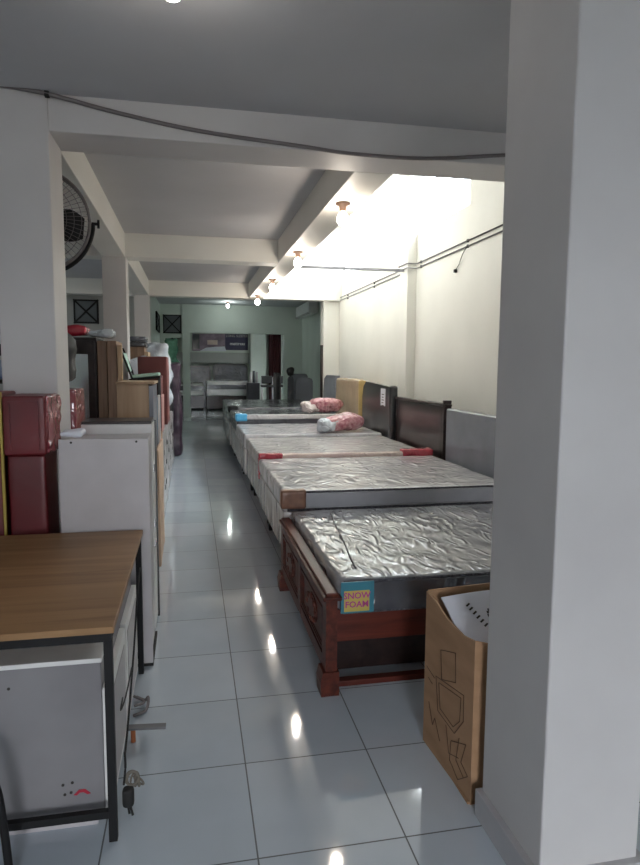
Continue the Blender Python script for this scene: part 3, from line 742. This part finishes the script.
for i, (x0, x1, y0, z1, lab) in enumerate(((-.835, -.755, 6.0, 1.80, 'grey-brown narrow board standing against the dark wardrobe'), (-.745, -.665, 5.96, 1.80, 'tall brown wardrobe board beside the grey-brown one, taller neighbour'), (-.655, -.615, 5.93, 1.76, 'slim light brown board next to the oak cabinet'))):
    tag(build('wardrobe_board', MB().box(x0, x1, y0, y0+(.5 if i != 2 else .07), 0, z1, .004), 'brownv' if i != 2 else 'oakv'), lab, 'board')
pk = MB(); pk.rbox(-1.25, -.93, 6.05, 6.35, 1.852, 1.935, .03, (14, 10, 6), .02, 8)
pkt = tag(build('red_packet', pk, 'redpack'), 'red plastic packet lying on top of the dark wardrobe', 'packet')
pk = MB(); pk.rbox(-.92, -.70, 6.05, 6.3, 1.845, 1.90, .03, (12, 10, 5), .03, 8)
tag(build('white_packet', pk, 'bag'), 'white plastic packet beside the red one on the wardrobe', 'packet')

# rack left of the column
rk = thing('storage_rack', 'black storage rack glimpsed left of the nearest column', 'rack', (-1.9, 6.0, 0))
for x in (-2.35, -1.53):
    for y in (5.75, 6.2): build('post', MB().box(x, x+.03, y, y+.03, 0, 1.95), 'black', rk)
for z in (.4, .95, 1.42, 1.66): build('shelf', MB().box(-2.35, -1.50, 5.74, 6.24, z, z+.03 if z < 1.6 else z+.09), 'black', rk)
tag(build('blue_package', MB().rbox(-2.2, -1.56, 5.80, 6.15, 1.455, 1.62, .03, (12, 8, 5), .006, 9), 'bluesheet'), 'blue film package on the middle rack shelf, left of column', 'package')
tag(build('blue_white_package', MB().rbox(-2.2, -1.56, 5.80, 6.15, 1.756, 1.83, .03, (12, 8, 5), .006, 9), 'bag'), 'pale blue package on top of the black rack, left of column', 'package')
tag(build('grey_bundle', MB().rbox(-2.2, -1.54, 5.85, 6.15, 1.855, 2.0, .06, (12, 8, 6), .03, 9), 'greyboard'), 'grey bundle topmost on the black rack, left of column', 'bundle')

# ------------------------------------------------------------------ cartons along the aisle
def flat(label, x0, x1, y0, y1, z1, mat, lean=0.0, name='flat_carton', group='flattened cartons along the aisle'):
    m = MB(); m.rbox(x0, x1, y0, y1, 0, z1, .005, (3, 12, 14), .006, 5, Matrix.Rotation(lean, 4, 'Y'), y0)
    return tag(build(name, m, mat), label, 'carton', group)
flat('pale brown flattened carton nearest the white cabinets', -.37, -.325, 4.08, 4.85, .98, 'cardb2')
flat('pale brown flattened carton leaning outermost at the aisle edge', -.318, -.285, 4.35, 4.95, .88, 'cardb2')
flat('darker brown flattened carton behind the pale ones', -.47, -.38, 4.15, 4.95, 1.03, 'cardb')
fl = MB(); fl.box(-.43, -.27, 4.5, 4.512, 1.055, 1.067, 0, Matrix.Rotation(-.5, 4, 'Y')); fl.box(-.40, -.28, 4.3, 4.36, 1.055, 1.065, 0, Matrix.Rotation(-.9, 4, 'Y'))
tag(build('cardboard_flap', fl, 'cardb2'), 'loose torn cardboard flap resting on the pale brown cartons', 'cardboard')
flat('brown carton packed flat beside the oak cabinet', -.285, -.262, 5.0, 5.75, .93, 'cardb2')
flat('reddish brown carton packed flat after the pale ones', -.40, -.29, 5.86, 6.30, .95, 'cardb')
bs = thing('blue_board', 'thin blue panel with a white edge standing beside the oak cabinet', 'panel', (-.31, 5.9, 0))
build('sheet', MB().box(-.34, -.305, 5.77, 5.83, 0.0, 1.30), 'blue', bs); build('edge', MB().box(-.304, -.285, 5.77, 5.84, 0, 1.32), 'white', bs)
whites = [(6.35, 7.05, .90, -.60, -.300), (7.10, 7.85, .92, -.60, -.305), (8.1, 8.9, .87, -.54, -.315), (9.0, 9.8, .90, -.60, -.32), (9.9, 10.8, .84, -.60, -.325)]
wn_ = ['white carton along the aisle, nearest after the flattened cartons', 'white carton along the aisle, second of five', 'white carton along the aisle, middle of five', 'white carton along the aisle, fourth of five', 'white carton along the aisle, farthest of five']
for (y0, y1, z1, x0, x1), lab in zip(whites, wn_):
    w = thing('white_carton', lab, 'box', ((x0+x1)/2, (y0+y1)/2, 0), 'white cartons along the aisle')
    build('body', MB().rbox(x0, x1, y0, y1, 0, z1, .02, (8, 10, 10), .014, 6, seed=y0), 'silver3', w)
    mk = MB()
    for k in range(3):
        yy = y0+.15+.2*k; zz = .25+.2*((k*7+int(y0*3)) % 3)
        mk.rbox(x1-.004, x1+.006, yy, yy+.07, zz, zz+.05, .003, (2, 3, 3))
    build('printed_mark', mk, 'ink', w)
carton('pink-brown carton on white cartons, below the dark red one', -.46, -.30, 6.45, 7.0, .905, 1.28, 'pink', None, name='pink_carton')
carton('dark red-brown carton stacked on the pink-brown one', -.50, -.31, 6.45, 7.0, 1.285, 1.48, 'redbrown', None, name='red_carton')
carton('wide red-brown carton behind the chair with mint cushions', -.58, -.27, 7.15, 7.75, .93, 1.68, 'redbrown', None, name='red_carton')
carton('small brown carton on the floor at the far end of the cartons', -.42, -.27, 12.6, 13.1, 0, .42, 'cardb', None)
tb = thing('tall_box', 'tall pinkish wooden cabinet behind the chair, topped by dark boxes', 'cabinet', (-.66, 8.7, 0))
build('body', MB().box(-.86, -.60, 8.5, 8.95, 0, 1.82, .004), 'brownv', tb); build('edge', MB().box(-.60, -.555, 8.5, 8.95, 0, 1.76, .002), 'oakv', tb)
for k, z in enumerate((1.822, 1.892)):
    tag(build('flat_black_box', MB().rbox(-.84, -.58, 8.52, 8.9, z, z+.062, .012, (5, 5, 3)), 'blackgloss' if k == 0 else 'darkmat'), ('lower' if k == 0 else 'upper')+' flat black box on top of the tall pinkish cabinet', 'box')
for (x, y, z, L, h, lab, s_) in ((-.58, 8.2, .915, .42, .76, 'bulging milky plastic bag behind the red-brown carton', 4), (-.47, 9.3, .955, .32, .95, 'pale blue plastic bag piled beyond the milky bag', 6)):
    bg = MB(); bg.rbox(x-L/2, x+L/2, y-.2, y+.2, z, z+h, .11, (14, 12, 14), .07, 6, seed=s_)
    tag(build('plastic_bag', bg, 'bag'), lab, 'bag')
# chair with mint cushions standing on the pile
mc = thing('stacked_chair', 'black-framed chair with mint cushions perched above the oak cabinet', 'chair', (-.45, 6.0, 1.0))
zb0 = 1.03
for (x, y) in ((-.27, 6.66-.38), (-.27, 6.42), (-.55, 6.28), (-.55, 6.42)):
    pass
cy0, cy1 = 6.035, 6.34
build('seat', MB().rbox(-.56, -.30, cy0, cy1, 1.475, 1.505, .012, (8, 8, 3), 0, 5, Matrix.Rotation(-.10, 4, 'Y')), 'mint', mc)
build('seat_frame', MB().box(-.57, -.29, cy0, cy1, 1.450, 1.472, .003, Matrix.Rotation(-.10, 4, 'Y')), 'black', mc)
R_b = Matrix.Rotation(-.28, 4, 'Y')
build('backrest', MB().rbox(-.612, -.588, cy0+.03, cy1-.03, 1.52, 1.70, .01, (3, 8, 8), 0, 5, R_b), 'mint', mc)
for y in (cy0+.005, cy1-.025):
    build('back_post', MB().tube([(-.54, y, 1.46), (-.59, y, 1.60), (-.645, y, 1.745)], .010, 6), 'black', mc)
for (x, y) in ((-.56, cy0+.01), (-.31, cy0+.01), (-.56, cy1-.02), (-.31, cy1-.02)):
    build('leg', MB().cyl((x, y, .975), (x, y, 1.46), .010, n=8), 'black', mc)
flat('brown boxes packed flat under the perched chair', -.60, -.405, 5.66, 5.92, .97, 'cardb', 0, 'brown_carton')
# tall wrapped items and green cloth near the far end
pw = MB(); pw.rbox(-.46, -.20, 11.2, 11.6, 0, 1.62, .05, (8, 8, 20), .05, 4)
tag(build('wrapped_roll', pw, 'purple'), 'tall dark purple wrapped roll standing near the far left column', 'roll')
pw = MB(); pw.rbox(-.50, -.33, 10.9, 11.12, 0, 1.5, .04, (8, 8, 20), .04, 4)
tag(build('wrapped_roll', pw, 'blackgloss'), 'tall black wrapped roll in front of the purple one', 'roll')
gc = MB(); gc.rbox(-.52, -.30, 14.0, 14.15, .9, 2.15, .05, (10, 5, 18), .09, 5)
gcl = thing('hanging_cloth', 'green cloth hanging from a stand left of the far doorway', 'cloth', (-.4, 14.1, 0))
build('cloth', gc, 'green', gcl); build('stand', MB().cyl((-.41, 14.07, 0), (-.41, 14.07, 2.18), .015).cyl((-.55, 14.07, 2.16), (-.25, 14.07, 2.16), .012).cyl((-.41, 14.07, 0), (-.41, 14.07, .02), .16, n=24), 'black', gcl)

# ------------------------------------------------------------------ far room
ac = thing('air_conditioner', 'long white air conditioner high on the right wall of far room', 'air conditioner', (3.32, 18.5, 3.1))
build('housing', MB().rbox(3.16, 3.445, 17.3, 19.5, 3.06, 3.40, .05, (6, 8, 6)), 'white', ac)
build('louvre', MB().box(3.15, 3.22, 17.4, 19.4, 3.05, 3.085, .005), 'cabgrey', ac)
tag(build('leaning_plank', MB().box(2.452, 2.485, 12.02, 12.12, .0, 2.0, .002), 'darkwood'), 'narrow dark plank upright against the end column', 'plank')
for (x0, x1, y, z1, mat, lab) in ((2.38, 2.78, 14.6, 1.32, 'greyboard', 'blue-grey wrapped headboard standing in far room beside the end column'), (2.28, 2.42, 15.2, 1.36, 'darkmat', 'dark narrow board standing left of the blue-grey headboard'), (2.50, 2.95, 16.2, 1.40, 'greyboard', 'second grey headboard leaning behind the blue-grey one')):
    m = MB(); r_ = .08
    m.prism([(x0, 0), (x1, 0), (x1, z1-r_), (x1-r_*.3, z1-r_*.3), (x1-r_, z1), (x0+r_, z1), (x0+r_*.3, z1-r_*.3), (x0, z1-r_)], 1, y, y+.08)
    tag(build('headboard', m, mat), lab, 'headboard')
tag(build('black_bag', MB().rbox(2.27, 2.43, 15.16, 15.32, 1.362, 1.56, .06, (8, 6, 8), .04, 7), 'rubber'), 'black bag resting on the boards in the far room', 'bag')
tag(build('speaker_tower', MB().rbox(2.55-.42, 2.55-.27, 16.6, 16.8, 0, 1.42, .03, (4, 4, 8)), 'blackgloss'), 'slim black upright panel beside the far doorway jamb', 'panel')

# last room: banner, beds, chairs, curtain
bn = thing('banner', 'wide mauve and navy printed banner above the far headboards', 'banner', (1.07, 25.35, 2.15))
build('photo_panel', MB().box(.02, 1.30, 25.40, 25.42, 2.17, 2.85), 'banner1', bn)
build('navy_panel', MB().box(1.30, 2.20, 25.40, 25.42, 2.22, 2.85), 'banner2', bn)
build('pale_panel', MB().box(.05, .30, 25.39, 25.40, 2.25, 2.83), 'darkmat', bn)
build('picture_bed', MB().prism([(.30, 2.17), (1.34, 2.17), (1.28, 2.36), (.9, 2.34), (.55, 2.30)], 1, 25.38, 25.40), 'paper', bn)
build('picture_cushion', MB().rbox(.6, 1.0, 25.385, 25.40, 2.42, 2.60, .007, (8, 2, 8)), 'foam', bn)
letters('lettering', 'LONG SLEEPER', .13, Matrix.Translation((1.76, 25.39, 2.77)) @ FRONT, 'cabgrey', bn)
letters('lettering', 'mattress', .17, Matrix.Translation((1.78, 25.39, 2.47)) @ FRONT, 'white', bn)
struct('trim_18', MB().box(-.3, 2.25, 25.42, 25.5, 2.12, 2.9), 'greenwall')
def farhead(x0, x1, z1, lab, r_=.12):
    t = thing('headboard', lab, 'headboard', ((x0+x1)/2, 25.0, 0))
    def ol(i, r): return [(x0+i, 0), (x1-i, 0), (x1-i, z1-i-r), (x1-i-r*.3, z1-i-r*.3), (x1-i-r, z1-i), (x0+i+r, z1-i), (x0+i+r*.3, z1-i-r*.3), (x0+i, z1-i-r)]
    build('frame', MB().prism(ol(0, r_), 1, 24.95, 25.05), 'blackgloss', t)
    build('padding', MB().prism(ol(.07, r_*.8), 1, 24.92, 24.95), 'darkmat', t)
farhead(-.30, .70, 1.60, 'dark headboard at left in the last room, cut by doorway jamb', .05)
farhead(.80, 2.14, 1.67, 'wide black round-cornered headboard below the banner')
def farbed(x0, x1, y0, y1, lab, zt):
    t = thing('far_bed', lab, 'bed', ((x0+x1)/2, (y0+y1)/2, 0))
    build('base', MB().box(x0, x1, y0, y1, .05, .52, .01), 'darkwood', t)
    mt = build('mattress', MB().rbox(x0, x1, y0-.02, y1, .52, zt, .04, (14, 10, 5), .01, 5), 'silver3', t)
    build('stripe', MB().box(x0+.02, x1-.02, y0-.03, y0-.015, (.52+zt)/2-.03, (.52+zt)/2+.13), 'darkmat', mt)
    for x in (x0+.08, x1-.08):
        for y in (y0+.08, y1-.08): build('leg', MB().cyl((x, y, 0), (x, y, .05), .03), 'black', t)
farbed(.50, 2.05, 22.9, 24.88, 'pale mattress with dark stripe in the last room, below banner', 1.05)
farbed(-.9, .42, 23.2, 24.88, 'low bed at the left of the last room behind doorway jamb', .95)
cu = MB()
pl = [(3.0+i*.02, 25.2+.04*math.sin(i*1.3)) for i in range(26)]
cu.prism(pl+[(x, y+.02) for x, y in pl[::-1]], 2, .02, 2.88)
tag(build('red_curtain', cu, 'curtain'), 'dark red curtain hanging beside the pale column in last room', 'curtain')
tag(build('black_cabinet', MB().box(1.90, 2.34, 22.3, 22.75, 0, 1.0, .01), 'blackgloss'), 'low black cabinet in the last room beside the pale mattress', 'cabinet')
for (x, y, lab) in ((2.60, 22.2, 'pale-legged chair right of the low black cabinet in last room'), (3.15, 22.2, 'pale-legged chair nearest the doorway jamb in last room')):
    t = thing('far_chair', lab, 'chair', (x, y, 0), 'chairs in the last room')
    for sx in (-.2, .2):
        for sy in (-.2, .2): build('leg', MB().cyl((x+sx, y+sy, 0), (x+sx, y+sy, .86 if sy < 0 else 1.2), .02), 'cabgrey', t)
    build('seat', MB().rbox(x-.23, x+.23, y-.23, y+.23, .86, .94, .03, (5, 5, 3)), 'rubber', t)
    build('backrest', MB().rbox(x-.2, x+.2, y+.18, y+.23, .98, 1.25, .02, (5, 3, 5)), 'rubber', t)
for k, (x, h_) in enumerate(((2.04, .36), (2.15, .42), (2.26, .38))):
    tag(build('rolled_fabric', MB().cyl((x, 22.55, 1.002), (x, 22.55, 1.002+h_), .045), ('cabgrey', 'darkmat', 'cabgrey')[k]), ('left grey', 'middle dark', 'right grey')[k]+' upright fabric roll on the low black cabinet', 'roll', 'fabric rolls on the black cabinet')

# ------------------------------------------------------------------ world, sun
w = bpy.data.worlds.new('world'); S.world = w; w.use_nodes = True
bg = w.node_tree.nodes['Background']; bg.inputs[1].default_value = 17.0
wn = w.node_tree; wt = wn.nodes.new('ShaderNodeTexCoord'); ws = wn.nodes.new('ShaderNodeSeparateXYZ'); wn.links.new(wt.outputs['Generated'], ws.inputs[0])
wr_ = ramp(wn, ws.outputs['Z'], [(0.0, (.16, .155, .15)), (.04, (.90, .94, 1.0))]); wn.links.new(wr_.outputs[0], bg.inputs[0])   # overcast sky above, pavement below
sd = bpy.data.lights.new('sun', 'SUN'); sd.energy = 62; sd.angle = .01; sd.color = (1, .96, .9)
so = bpy.data.objects.new('sun', sd); COL.objects.link(so)
so.rotation_euler = Vector((1, -.1, .21)).to_track_quat('Z', 'Y').to_euler(); so.location = (8, 6, 5)

S.view_settings.view_transform = 'Standard'; S.view_settings.look = 'None'
S.view_settings.gamma = 1; S.view_settings.use_curve_mapping = False
S.view_settings.exposure = 0.22
S.cycles.max_bounces = 10; S.cycles.diffuse_bounces = 6; S.cycles.glossy_bounces = 4
S.cycles.sample_clamp_indirect = 6; S.cycles.caustics_reflective = False; S.cycles.caustics_refractive = False
